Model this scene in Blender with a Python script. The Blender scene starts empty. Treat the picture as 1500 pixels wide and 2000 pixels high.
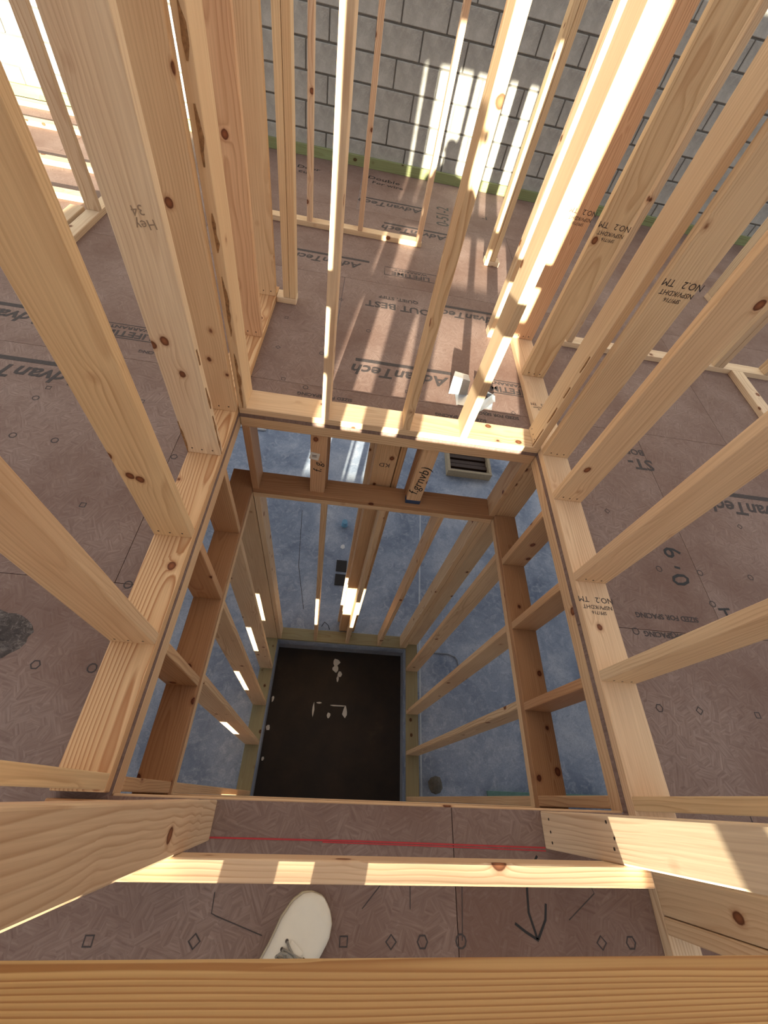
import bpy, bmesh, math, random
from mathutils import Vector, Matrix, noise
random.seed(7)
S = bpy.context.scene
COL = S.collection

# ------------------------------------------------------------------ camera
cam = bpy.data.cameras.new('camera')
cam.sensor_fit = 'HORIZONTAL'; cam.sensor_width = 36.0
cam.lens = 803.75 / 1500 * 36.0
cam.clip_start = 0.02; cam.clip_end = 200
camo = bpy.data.objects.new('camera', cam); COL.objects.link(camo)
camo.location = (0.538, -1.5423, 1.485)
camo.rotation_euler = (0.606, -0.1561, 0.0297)
S.camera = camo

# ------------------------------------------------------------------ light
W0 = bpy.data.worlds.new('sky'); S.world = W0; W0.use_nodes = True
bg = W0.node_tree.nodes['Background']
bg.inputs[0].default_value = (0.97, 0.98, 1.0, 1); bg.inputs[1].default_value = 0.58
sl = bpy.data.lights.new('sun', 'SUN'); sl.energy = 19.0; sl.angle = math.radians(0.55); sl.color = (1.0, 0.92, 0.71)
so = bpy.data.objects.new('sun', sl); COL.objects.link(so)
so.location = (-1, -12, 4)
SUN = Vector((0.13, 1.0, -0.2375))
so.rotation_euler = SUN.to_track_quat('-Z', 'Y').to_euler()
S.view_settings.view_transform = 'Standard'; S.view_settings.look = 'None'
S.view_settings.gamma = 1.0; S.view_settings.use_curve_mapping = False
S.view_settings.exposure = 0.45

# ------------------------------------------------------------------ materials
def srgb(r, g, b):
    f = lambda c: (c / 255 / 12.92) if c / 255 <= 0.04045 else ((c / 255 + 0.055) / 1.055) ** 2.4
    return (f(r), f(g), f(b), 1)

class NT:
    def __init__(s, name):
        s.m = bpy.data.materials.new(name); s.m.use_nodes = True
        s.t = s.m.node_tree; s.b = s.t.nodes['Principled BSDF']
    def n(s, typ, **kw):
        x = s.t.nodes.new(typ)
        for k, v in kw.items(): setattr(x, k, v)
        return x
    def l(s, a, b): s.t.links.new(a, b)
    def math(s, op, a, b=None, c=None):
        x = s.n('ShaderNodeMath', operation=op)
        for i, v in enumerate((a, b, c)):
            if v is None: continue
            if isinstance(v, (int, float)): x.inputs[i].default_value = v
            else: s.l(v, x.inputs[i])
        return x.outputs[0]
    def vmath(s, op, a, b):
        x = s.n('ShaderNodeVectorMath', operation=op)
        for i, v in enumerate((a, b)):
            if isinstance(v, (tuple, list)): x.inputs[i].default_value = v
            else: s.l(v, x.inputs[i])
        return x.outputs[0]
    def noise(s, vec, scale, detail=3, rough=0.55, dist=0):
        x = s.n('ShaderNodeTexNoise'); s.l(vec, x.inputs['Vector'])
        x.inputs['Scale'].default_value = scale; x.inputs['Detail'].default_value = detail
        x.inputs['Roughness'].default_value = rough; x.inputs['Distortion'].default_value = dist
        return x.outputs['Fac']
    def ramp(s, fac, pts):
        x = s.n('ShaderNodeValToRGB'); e = x.color_ramp.elements
        while len(e) < len(pts): e.new(0.5)
        for i, (p, c) in enumerate(pts):
            e[i].position = p; e[i].color = c if len(c) == 4 else (*c, 1)
        s.l(fac, x.inputs[0]); return x.outputs[0]
    def mix(s, fac, a, b, typ='MIX'):
        x = s.n('ShaderNodeMix', data_type='RGBA', blend_type=typ)
        for i, v in ((0, fac), (6, a), (7, b)):
            if isinstance(v, (int, float)): x.inputs[i].default_value = v
            elif isinstance(v, tuple): x.inputs[i].default_value = v
            else: s.l(v, x.inputs[i])
        return x.outputs[2]
    def bump(s, h, strength=0.2, dist=0.002):
        x = s.n('ShaderNodeBump'); x.inputs['Strength'].default_value = strength
        x.inputs['Distance'].default_value = dist
        s.l(h, x.inputs['Height']); s.l(x.outputs[0], s.b.inputs['Normal'])

G = lambda v: (v, v, v, 1)

def make_pine():
    k = NT('pine_lumber')
    P = k.n('ShaderNodeTexCoord').outputs['Object']
    oi = k.n('ShaderNodeObjectInfo'); rnd = oi.outputs['Random']
    off = k.n('ShaderNodeCombineXYZ')
    k.l(k.math('MULTIPLY', rnd, 37.0), off.inputs[0]); k.l(k.math('MULTIPLY', rnd, 11.0), off.inputs[1]); k.l(k.math('MULTIPLY', rnd, 23.0), off.inputs[2])
    V = k.vmath('ADD', P, off.outputs[0])
    Vs = k.vmath('MULTIPLY', V, (0.30, 1.0, 1.0))
    # knots
    vo = k.n('ShaderNodeTexVoronoi', feature='F1'); vo.inputs['Scale'].default_value = 8.3
    k.l(k.vmath('MULTIPLY', V, (0.8, 1.0, 1.0)), vo.inputs['Vector'])
    d = vo.outputs['Distance']
    sc = k.n('ShaderNodeSeparateColor'); k.l(vo.outputs['Color'], sc.inputs[0])
    keep = k.math('GREATER_THAN', sc.outputs[0], 0.42)
    wob = k.math('MULTIPLY', k.math('SUBTRACT', k.noise(V, 60, 2), 0.5), 0.035)
    dk = k.math('ADD', k.math('ADD', d, wob), k.math('MULTIPLY', k.math('SUBTRACT', 1.0, keep), 5.0))
    # rings
    sp = k.n('ShaderNodeSeparateXYZ'); k.l(P, sp.inputs[0])
    n1 = k.noise(Vs, 5.0, 2, 0.45)
    cy = k.math('MULTIPLY', k.math('SUBTRACT', k.math('FRACT', k.math('MULTIPLY', rnd, 7.13)), 0.5), 0.15)
    cz = k.math('ADD', 0.015, k.math('MULTIPLY', k.math('FRACT', k.math('MULTIPLY', rnd, 13.7)), 0.10))
    yy = k.math('SUBTRACT', sp.outputs[1], cy); zz = k.math('ADD', sp.outputs[2], cz)
    r = k.math('SQRT', k.math('ADD', k.math('MULTIPLY', yy, yy), k.math('MULTIPLY', zz, zz)))
    r = k.math('ADD', r, k.math('MULTIPLY', n1, 0.055))
    bul = k.math('MULTIPLY', k.math('POWER', 2.718, k.math('MULTIPLY', dk, -9.0)), 0.025)
    r = k.math('ADD', r, bul)
    w = k.math('FRACT', k.math('MULTIPLY', r, 105.0))
    ring = k.ramp(w, [(0.0, G(0.0)), (0.55, G(0.28)), (0.86, G(1.0)), (1.0, G(0.0))])
    amp = k.ramp(k.noise(Vs, 7.0, 2), [(0.35, G(0.12)), (0.68, G(0.85))])
    ring = k.math('MULTIPLY', k.math('MULTIPLY', ring, k.mix(oi.outputs['Alpha'], amp, G(1.0))), k.math('ADD', 0.75, k.math('MULTIPLY', oi.outputs['Alpha'], 0.45)))
    fine = k.noise(k.vmath('MULTIPLY', V, (3.0, 170.0, 170.0)), 1.0, 3, 0.6)
    big = k.noise(Vs, 3.2, 3, 0.5)
    base = k.mix(ring, srgb(224, 201, 170), srgb(172, 128, 90))
    base = k.mix(k.ramp(big, [(0.42, G(0)), (0.72, G(0.6))]), base, srgb(200, 164, 132))
    base = k.mix(k.ramp(fine, [(0.35, G(0.22)), (0.62, G(0))]), base, srgb(160, 124, 90))
    kn = k.ramp(dk, [(0.0, G(1.0)), (0.105, G(1.0)), (0.125, G(0.35)), (0.2, G(0.0))])
    kc = k.ramp(dk, [(0.0, srgb(150, 96, 62)), (0.065, srgb(128, 78, 48)), (0.1, srgb(98, 58, 36)), (0.135, srgb(160, 100, 62))])
    base = k.mix(kn, base, kc)
    base = k.mix(1.0, base, oi.outputs['Color'], 'MULTIPLY')
    hs = k.n('ShaderNodeHueSaturation'); hs.inputs['Saturation'].default_value = 0.95; hs.inputs['Value'].default_value = 1.05
    k.l(base, hs.inputs['Color']); base = hs.outputs[0]
    k.l(base, k.b.inputs['Base Color']); k.b.inputs['Roughness'].default_value = 0.62
    k.b.inputs['Specular IOR Level'].default_value = 0.25
    k.bump(k.math('ADD', k.math('MULTIPLY', fine, 0.6), ring), 0.12, 0.0012)
    return k.m
PINE = make_pine()

def make_osb():
    k = NT('subfloor_strand_board')
    P = k.n('ShaderNodeTexCoord').outputs['Object']
    oi = k.n('ShaderNodeObjectInfo')
    off = k.n('ShaderNodeCombineXYZ'); k.l(k.math('MULTIPLY', oi.outputs['Random'], 19.0), off.inputs[0])
    V = k.vmath('ADD', P, off.outputs[0])
    # strands: four directions of stretched flakes, one direction per little cell
    vc = k.n('ShaderNodeTexVoronoi', feature='F1'); vc.inputs['Scale'].default_value = 34.0
    k.l(k.vmath('ADD', V, k.vmath('MULTIPLY', k.n('ShaderNodeTexNoise').outputs['Color'], (0.02, 0.02, 0.0))), vc.inputs['Vector'])
    sx = k.n('ShaderNodeSeparateColor'); k.l(vc.outputs['Color'], sx.inputs[0])
    st = None
    for i, ang in enumerate((0.25, 1.05, 1.9, 2.7)):
        mp = k.n('ShaderNodeMapping'); k.l(V, mp.inputs['Vector']); mp.inputs['Rotation'].default_value = (0, 0, ang)
        a = k.noise(k.vmath('MULTIPLY', mp.outputs[0], (12.0, 150.0, 1.0)), 1.0, 3, 0.6, 0.6)
        if st is None: st = a
        else: st = k.mix(k.math('GREATER_THAN', sx.outputs[0], i * 0.25), st, a)
    big = k.noise(V, 1.6, 4, 0.6)
    c = k.ramp(st, [(0.22, srgb(114, 93, 86)), (0.5, srgb(136, 115, 107)), (0.80, srgb(158, 139, 130))])
    c = k.mix(k.ramp(big, [(0.38, G(0)), (0.66, G(0.7))]), c, srgb(106, 79, 69))
    fl = k.noise(V, 42.0, 4, 0.7)
    c = k.mix(k.ramp(fl, [(0.58, G(0)), (0.75, G(0.3))]), c, srgb(152, 136, 130))
    k.l(c, k.b.inputs['Base Color']); k.b.inputs['Roughness'].default_value = 0.7
    k.b.inputs['Specular IOR Level'].default_value = 0.2
    sr = k.n('ShaderNodeSeparateColor'); k.l(st, sr.inputs[0])
    k.bump(sr.outputs[0], 0.25, 0.002)
    return k.m
OSB = make_osb()

def make_concrete(name, c0, c1, c2, scale=1.0, bump=0.15, rough=0.75):
    k = NT(name)
    P = k.n('ShaderNodeTexCoord').outputs['Object']
    big = k.noise(P, 1.1 * scale, 5, 0.62, 0.6)
    mid = k.noise(P, 9.0 * scale, 5, 0.7, 1.2)
    fin = k.noise(P, 90.0 * scale, 2, 0.6)
    c = k.ramp(big, [(0.32, c0), (0.52, c1), (0.72, c2)])
    c = k.mix(k.ramp(mid, [(0.50, G(0)), (0.70, G(0.6))]), c, c2)
    c = k.mix(k.ramp(k.noise(P, 4.0 * scale, 5, 0.7, 2.0), [(0.56, G(0)), (0.70, G(0.45))]), c, c0)
    c = k.mix(k.ramp(fin, [(0.35, G(0.35)), (0.6, G(0))]), c, c0)
    k.l(c, k.b.inputs['Base Color']); k.b.inputs['Roughness'].default_value = rough
    k.b.inputs['Specular IOR Level'].default_value = 0.3
    k.bump(fin, bump, 0.002)
    return k.m
SLAB = make_concrete('slab_concrete', srgb(116, 130, 154), srgb(166, 178, 198), srgb(214, 220, 230))  # blue of the sky light is put into the slab colour
PITC = make_concrete('pit_wall_concrete', srgb(120, 126, 138), srgb(148, 154, 166), srgb(176, 180, 188))
BLOCK = make_concrete('concrete_block', srgb(142, 140, 136), srgb(168, 167, 162), srgb(196, 195, 190), 2.0, 0.5, 0.9)
BOUNCE_WHITE = make_concrete('white_bounce_block', srgb(226, 226, 222), srgb(236, 236, 232), srgb(242, 242, 240), 2.0, 0.4, 0.85)  # white added to the unseen near wall to bounce fill onto the studs
MORTAR = make_concrete('mortar', srgb(96, 94, 90), srgb(112, 110, 106), srgb(128, 126, 122), 3.0, 0.5, 0.95)

def make_pit():
    k = NT('pit_floor_dark_film')
    P = k.n('ShaderNodeTexCoord').outputs['Object']
    c = k.ramp(k.noise(P, 3.0, 5, 0.65), [(0.38, srgb(30, 20, 11)), (0.64, srgb(48, 34, 21)), (0.85, srgb(80, 64, 44))])
    k.l(c, k.b.inputs['Base Color']); k.b.inputs['Roughness'].default_value = 0.55
    return k.m
PIT = make_pit()

def plain(name, col, rough=0.6, metal=0.0, var=0.12, sc=30):
    k = NT(name)
    P = k.n('ShaderNodeTexCoord').outputs['Object']
    f = k.noise(P, sc, 3)
    d = tuple(max(0, c * (1 - var * 2)) for c in col[:3]) + (1,)
    k.l(k.mix(f, d, tuple(min(1, c * (1 + var)) for c in col[:3]) + (1,)), k.b.inputs['Base Color'])
    k.b.inputs['Roughness'].default_value = rough; k.b.inputs['Metallic'].default_value = metal
    return k.m
INK = plain('faded_print_ink', srgb(70, 62, 62), 0.8, var=0.3, sc=80)
PENCIL = plain('pencil', srgb(160, 138, 118), 0.8)
MARKER = plain('black_marker', srgb(22, 18, 20), 0.6)
CHALK = plain('red_chalk', srgb(176, 58, 62), 0.9)
WHITECH = plain('white_chalk', srgb(206, 216, 226), 0.9)
BARK = plain('bark', srgb(168, 126, 86), 0.95, var=0.45, sc=90)
GALV = plain('galvanized_steel', srgb(190, 196, 202), 0.35, 0.85)
NAIL = plain('nail_head', srgb(58, 46, 38), 0.6)
WHITEP = plain('white_plastic', srgb(236, 238, 240), 0.4, var=0.03)
PAPER = plain('paper', srgb(222, 218, 210), 0.8, var=0.05)
BLUEP = plain('blue_paint', srgb(52, 74, 112), 0.7)
BLUEC = plain('pale_blue_plastic', srgb(120, 176, 210), 0.5)
MINT = plain('mint_treated_wood', srgb(112, 150, 140), 0.7, var=0.15)
DARKB = plain('dark_brown_wood', srgb(74, 50, 36), 0.6, var=0.3)
TANW = plain('pale_crate_wood', srgb(186, 168, 138), 0.7)
BLACKB = plain('dark_box', srgb(46, 42, 40), 0.7)
ROCK = plain('grey_brown_stone', srgb(104, 98, 88), 0.9, var=0.3)
MUD = make_concrete('dried_grey_mud', srgb(52, 46, 46), srgb(92, 84, 82), srgb(168, 158, 152), 9.0, 0.8, 0.95)
SHOE = plain('white_shoe_canvas', srgb(226, 222, 210), 0.75, var=0.04)
SOLE = plain('shoe_sole_rubber', srgb(196, 186, 160), 0.7, var=0.06)
LACE = plain('grey_lace', srgb(150, 146, 138), 0.8, var=0.2, sc=200)
EYELET = plain('shoe_eyelet', srgb(60, 52, 46), 0.5)
DENIM = plain('dark_denim', srgb(52, 60, 78), 0.9)
SKIN = plain('skin', srgb(200, 152, 124), 0.6, var=0.05)
CLOTH = plain('grey_jacket', srgb(92, 94, 98), 0.9)
HAIR = plain('brown_hair', srgb(62, 44, 32), 0.8)
PHONE = plain('phone_black', srgb(24, 24, 26), 0.3)
WIREM = plain('grey_wire', srgb(150, 156, 164), 0.5)

# ------------------------------------------------------------------ helpers
def tag(o, label=None, cat=None, group=None, kind=None):
    if label: o['label'] = label
    if cat: o['category'] = cat
    if group: o['group'] = group
    if kind: o['kind'] = kind
    return o

def empty(name, loc=(0, 0, 0), **kw):
    o = bpy.data.objects.new(name, None); COL.objects.link(o); o.location = loc
    o.empty_display_size = 0.1
    return tag(o, **kw)

def wpos(o):
    v = Vector(o.location)
    while o.parent: o = o.parent; v = v + Vector(o.location)
    return v

def link(name, me, parent=None, loc=(0, 0, 0), rot=None, mat=None):
    """link a mesh at WORLD loc; parents with rotation are undone through their matrix"""
    o = bpy.data.objects.new(name, me); COL.objects.link(o)
    if mat is not None and not me.materials: me.materials.append(mat)
    M = Matrix.Translation(Vector(loc))
    if rot is not None: M = M @ (rot.to_4x4() if isinstance(rot, Matrix) else rot.to_matrix().to_4x4())
    if parent is not None:
        o.parent = parent
        PM = parent_matrix(parent)
        M = PM.inverted() @ M
    o.matrix_basis = M
    return o

def parent_matrix(o):
    M = o.matrix_basis.copy()
    while o.parent:
        o = o.parent; M = o.matrix_basis @ M
    return M

def bm_mesh(name, bm, smooth=False):
    me = bpy.data.meshes.new(name); bm.to_mesh(me); bm.free()
    if smooth:
        for p in me.polygons: p.use_smooth = True
    return me

def box_bm(bm, lo, hi, bev=0.0, seg=1):
    r = bmesh.ops.create_cube(bm, size=1.0)
    vs = r['verts']
    for v in vs:
        v.co = Vector([lo[i] + (v.co[i] + 0.5) * (hi[i] - lo[i]) for i in range(3)])
    if bev > 0:
        es = list({e for v in vs for e in v.link_edges})
        bmesh.ops.bevel(bm, geom=es, offset=bev, segments=seg, affect='EDGES', profile=0.5)

CACHE = {}
def board_mesh(L, w, t, bev=0.0035):
    key = (round(L, 3), round(w, 3), round(t, 3))
    if key not in CACHE:
        bm = bmesh.new(); box_bm(bm, (-L / 2, -w / 2, -t / 2), (L / 2, w / 2, t / 2), bev, 2)
        me = bm_mesh('lumber', bm); me.materials.append(PINE); CACHE[key] = me
    return CACHE[key]

DFIR = (0.98, 0.82, 0.62)
TINTS = [(1.0, 1.0, 1.0), (1.03, 1.0, 0.96), (0.96, 0.94, 0.9), (1.02, 0.93, 0.86), (0.98, 0.96, 0.95), (1.02, 0.97, 0.84)]
def board(name, parent, lo, hi, axis, tint=None, flip=False, grain=None):
    lo = Vector(lo); hi = Vector(hi); d = hi - lo; c = (lo + hi) / 2
    ai = 'xyz'.index(axis); others = [i for i in range(3) if i != ai]
    others.sort(key=lambda i: -d[i])
    e = [Vector((1, 0, 0)), Vector((0, 1, 0)), Vector((0, 0, 1))]
    X = e[ai]; Y = e[others[0]]; Z = X.cross(Y)
    if flip: X = -X; Z = -Z
    R = Matrix((X, Y, Z)).transposed()
    me = board_mesh(d[ai], d[others[0]], d[others[1]])
    o = link(name, me, parent, c, R)
    t = tint or random.choice(TINTS)
    o.color = (*t, (0.9 if t is DFIR else random.choice((0.0, 0.0, 0.15, 0.4))) if grain is None else grain)
    return o

def box_obj(name, parent, lo, hi, mat, bev=0.002):
    lo = Vector(lo); hi = Vector(hi); c = (lo + hi) / 2; h = (hi - lo) / 2
    bm = bmesh.new(); box_bm(bm, -h, h, bev)
    return link(name, bm_mesh(name, bm), parent, c, None, mat)

def strip_mesh(bm, pts, w, up=(0, 0, 1), th=0.0006):
    """flat ribbon of width w through pts, thickness th along up"""
    up = Vector(up); pts = [Vector(p) for p in pts]; rows = []
    for i, p in enumerate(pts):
        a = pts[max(i - 1, 0)]; b = pts[min(i + 1, len(pts) - 1)]
        s = (b - a).normalized().cross(up).normalized() * (w / 2)
        rows.append([bm.verts.new(q) for q in (p - s, p + s, p + s + up * th, p - s + up * th)])
    for r0, r1 in zip(rows, rows[1:]):
        for j in range(4):
            bm.faces.new((r0[j], r0[(j + 1) % 4], r1[(j + 1) % 4], r1[j]))
    bm.faces.new(rows[0]); bm.faces.new(rows[-1][::-1])

def tube_bm(bm, pts, r, n=8):
    pts = [Vector(p) for p in pts]; rings = []
    for i, p in enumerate(pts):
        a = pts[max(i - 1, 0)]; b = pts[min(i + 1, len(pts) - 1)]
        d = (b - a).normalized(); u = d.cross(Vector((0.3, 0.2, 0.93))).normalized(); v = d.cross(u)
        rr = r[i] if isinstance(r, (list, tuple)) else r
        rings.append([bm.verts.new(p + (u * math.cos(2 * math.pi * k / n) + v * math.sin(2 * math.pi * k / n)) * rr) for k in range(n)])
    for a, b in zip(rings, rings[1:]):
        for k in range(n): bm.faces.new((a[k], a[(k + 1) % n], b[(k + 1) % n], b[k]))
    bm.faces.new(rings[0][::-1]); bm.faces.new(rings[-1])

def text_obj(name, txt, parent, loc, right, up, size, mat, shear=0.0, th=0.0004, align='CENTER', sx=1.0, bold=0.0):
    cu = bpy.data.curves.new('t', 'FONT'); cu.body = txt; cu.size = size; cu.extrude = th; cu.shear = shear; cu.offset = bold * size
    cu.align_x = align; cu.align_y = 'CENTER'; cu.resolution_u = 2
    to = bpy.data.objects.new('t', cu); me = bpy.data.meshes.new_from_object(to)
    bpy.data.objects.remove(to); bpy.data.curves.remove(cu)
    me.materials.clear()
    if sx != 1.0:
        for v in me.vertices: v.co.x *= sx
    X = Vector(right).normalized(); Y = Vector(up).normalized(); Z = X.cross(Y)
    return link(name, me, parent, Vector(loc) + Z * th, Matrix((X, Y, Z)).transposed(), mat)

# ------------------------------------------------------------------ measured layout (metres, z = 0 on the upper subfloor)
T = 0.038; W = 1.559; ZB = -0.086; ZT = -0.609; ZS = -3.583; ZP = -3.899; TOP = 2.6
YN = -1.555

# ------------------------------------------------------------------ upper subfloor, panel by panel
floor = empty('floor', (0, 0, 0), label='brown strand-board subfloor panels of the upper storey around the open shaft', cat='floor', kind='structure')
FT = 0.022
HOLE = (0.0, W, YN, 0.0)
def panel_mesh(x0, x1, y0, y1):
    """one panel cut round the shaft hole: union of rectangles, gap 2 mm"""
    g = 0.0012; rects = [(x0 + g, x1 - g, y0 + g, y1 - g)]
    hx0, hx1, hy0, hy1 = HOLE; out = []
    for (a, b, c, d) in rects:
        if b <= hx0 or a >= hx1 or d <= hy0 or c >= hy1: out.append((a, b, c, d)); continue
        if a < hx0: out.append((a, hx0, c, d))
        if b > hx1: out.append((hx1, b, c, d))
        m0, m1 = max(a, hx0), min(b, hx1)
        if c < hy0: out.append((m0, m1, c, hy0))
        if d > hy1: out.append((m0, m1, hy1, d))
    return out
rows = [(-3.60, -2.155, [-1.46, 0.979, 3.42]), (-2.155, -0.935, [-1.46, 0.979, 3.42]), (-0.935, 0.285, [-2.66, -0.22, 2.22, 4.66]),
        (0.285, 1.505, [-2.04, 0.40, 2.84, 5.28]), (1.505, 2.725, [-3.1, -0.66, 1.78, 4.22]), (2.725, 3.845, [-2.04, 0.40, 2.84, 5.28])]
PANELS = []
for y0, y1, cuts in rows:
    xs = [-5.0] + cuts + [6.8]
    for x0, x1 in zip(xs, xs[1:]):
        rs = panel_mesh(x0, x1, y0, y1)
        if not rs: continue
        bm = bmesh.new(); cx, cy = (x0 + x1) / 2, (y0 + y1) / 2
        for (a, b, c, d) in rs:
            if b - a < 0.005 or d - c < 0.005: continue
            box_bm(bm, (a - cx, c - cy, -FT), (b - cx, d - cy, 0.0))
        o = link('subfloor_panel', bm_mesh('subfloor_panel', bm), floor, (cx, cy, 0), None, OSB)
        PANELS.append((x0, x1, y0, y1, o))
def panel_at(x, y):
    for x0, x1, y0, y1, o in PANELS:
        if x0 <= x <= x1 and y0 <= y <= y1: return o
    return floor

def ftext(txt, x, y, size, mat=INK, right=(-1, 0, 0), up=(0, -1, 0), shear=0.0, sx=1.0):
    return text_obj('lettering', txt, panel_at(x, y), (x, y, 0.0003), right, up, size, mat, shear, 0.0003, sx=sx, bold=0.022 if mat is INK else 0.004)
# printed panel branding, upside-down as the camera sees it
for (x, y, s) in [(0.81, 0.49, 0.125), (-1.02, 0.08, 0.125), (-1.38, 0.50, 0.125), (0.70, 2.95, 0.13), (0.92, 2.47, 0.125), (0.25, 1.71, 0.11), (1.30, 1.26, 0.11), (2.75, -0.2, 0.12)]:
    ftext('AdvanTech', x, y, s, shear=0.25)
    p = panel_at(x, y)
    bm = bmesh.new(); strip_mesh(bm, [(-0.29, 0.0, 0), (0.29, 0.0, 0)], 0.028)
    link('printed_bar', bm_mesh('printed_bar', bm), p, (x + 0.02, y + 0.085, 0.0003), None, INK)
for (x, y) in [(0.88, 1.71), (-0.71, 0.505), (1.46, 0.52), (2.2, -1.6)]:
    ftext('LIFETIME', x, y - 0.02, 0.07, sx=1.1); ftext('WARRANTY', x, y + 0.035, 0.035, sx=1.3)
    bm = bmesh.new(); a, b = 0.20, 0.06
    strip_mesh(bm, [(-a, -b, 0), (a, -b, 0), (a, b, 0), (-a, b, 0), (-a, -b, 0)], 0.006)
    link('printed_frame', bm_mesh('printed_frame', bm), panel_at(x, y), (x, y, 0.0003), None, INK)
ftext('OUT BEST', 0.79, 1.22, 0.10); ftext('QUIET, STIFF', 0.79, 1.325, 0.05)
ftext('ST-', 2.17, 0.03, 0.11); ftext('BOR', 2.16, 0.12, 0.06)
for (x, y, t_) in [(0.40, 0.21, 'SIZED FOR SPACING'), (1.15, 0.20, 'SIZED FOR SPACING'), (1.35, 0.26, 'SIZED FOR SPACING'), (1.97, -0.87, 'SIZED FOR SPACING'), (1.98, -0.95, 'SIZED FOR SPACING'), (-0.45, 0.36, 'SIZED FOR SPACING')]:
    ftext(t_, x, y, 0.032)
# marker pen notes
MK = dict(mat=MARKER)
ftext('9', 2.135, -0.535, 0.13, MARKER, (-0.25, 1, 0), (-1, -0.25, 0)); ftext('-', 2.125, -0.61, 0.11, MARKER, (1, -0.2, 0), (0.2, 1, 0)); ftext('0', 2.12, -0.68, 0.13, MARKER, (-0.25, 1, 0), (-1, -0.25, 0))
ftext('T-', 2.29, -0.84, 0.10, MARKER, (1, 0.1, 0), (-0.1, 1, 0))
ftext('0-51-2', 1.20, 2.95, 0.17, MARKER, (0.05, 1, 0), (-1, 0.05, 0)); ftext('Double', 0.62, 3.56, 0.11, MARKER, (1, -0.1, 0), (0.1, 1, 0)); ftext('For wire', 0.66, 3.44, 0.09, MARKER, (1, -0.1, 0), (0.1, 1, 0))
ftext('Door', -0.12, 3.48, 0.10, MARKER, (1, -0.05, 0), (0.05, 1, 0)); ftext('cut', -0.14, 3.36, 0.10, MARKER, (1, -0.05, 0), (0.05, 1, 0))
ftext('26', 1.78, 1.98, 0.10, MARKER, (1, -0.05, 0), (0.05, 1, 0)); ftext('-I', 1.62, 3.10, 0.1, MARKER, (1, -0.05, 0), (0.05, 1, 0))
bm = bmesh.new()
strip_mesh(bm, [(1.232, -1.664, 0), (1.21, -1.69, 0), (1.188, -1.735, 0), (1.184, -1.785, 0), (1.20, -1.838, 0)], 0.006)
strip_mesh(bm, [(1.141, -1.807, 0), (1.168, -1.823, 0), (1.203, -1.84, 0)], 0.006)
strip_mesh(bm, [(1.238, -1.767, 0), (1.23, -1.80, 0), (1.202, -1.838, 0)], 0.006)
link('drawn_arrow', bm_mesh('drawn_arrow', bm), panel_at(1.2, -1.8), (0, 0, 0.0003), None, MARKER)
bm = bmesh.new()
strip_mesh(bm, [(0.293, -1.640, 0), (0.7, -1.640, 0), (1.262, -1.645, 0)], 0.004)
strip_mesh(bm, [(0.6, -1.644, 0), (0.9, -1.647, 0), (1.262, -1.652, 0)], 0.003)
link('chalk_line', bm_mesh('chalk_line', bm), panel_at(0.5, -1.64), (0, 0, 0.0003), None, CHALK)
for pts in ([(0.335, -1.75, 0), (0.337, -1.79, 0), (0.35, -1.795, 0), (0.47, -1.83, 0)], [(0.80, -1.70, 0), (0.72, -1.78, 0)], [(0.85, -1.70, 0), (0.85, -1.78, 0)], [(1.0, -1.70, 0), (0.99, -1.84, 0)], [(1.38, -1.72, 0), (1.39, -1.745, 0), (1.3, -1.80, 0)]):
    bm = bmesh.new(); strip_mesh(bm, pts, 0.0022); x, y, _ = pts[0]
    link('scratch_line', bm_mesh('scratch_line', bm), panel_at(x, y), (0, 0, 0.0003), None, INK)
# nailing marks: little squares, diamonds and rings printed on a one-foot pattern
MARKM = []
for n, rot in ((4, 45), (4, 0), (6, 0), (10, 0)):
    bm = bmesh.new(); R0, R1 = 0.0155, 0.0115
    a0 = [Vector((math.cos(math.radians(rot) + 2 * math.pi * i / n), math.sin(math.radians(rot) + 2 * math.pi * i / n), 0)) for i in range(n)]
    o_ = [bm.verts.new(v * R0) for v in a0]; i_ = [bm.verts.new(v * R1) for v in a0]
    o2 = [bm.verts.new(v * R0 + Vector((0, 0, 0.0005))) for v in a0]; i2 = [bm.verts.new(v * R1 + Vector((0, 0, 0.0005))) for v in a0]
    for i in range(n):
        j = (i + 1) % n
        bm.faces.new((o2[i], o2[j], i2[j], i2[i])); bm.faces.new((o_[i], o_[j], o2[j], o2[i])); bm.faces.new((i_[j], i_[i], i2[i], i2[j]))
    me = bm_mesh('nail_mark', bm); me.materials.append(INK); MARKM.append(me)
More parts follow.
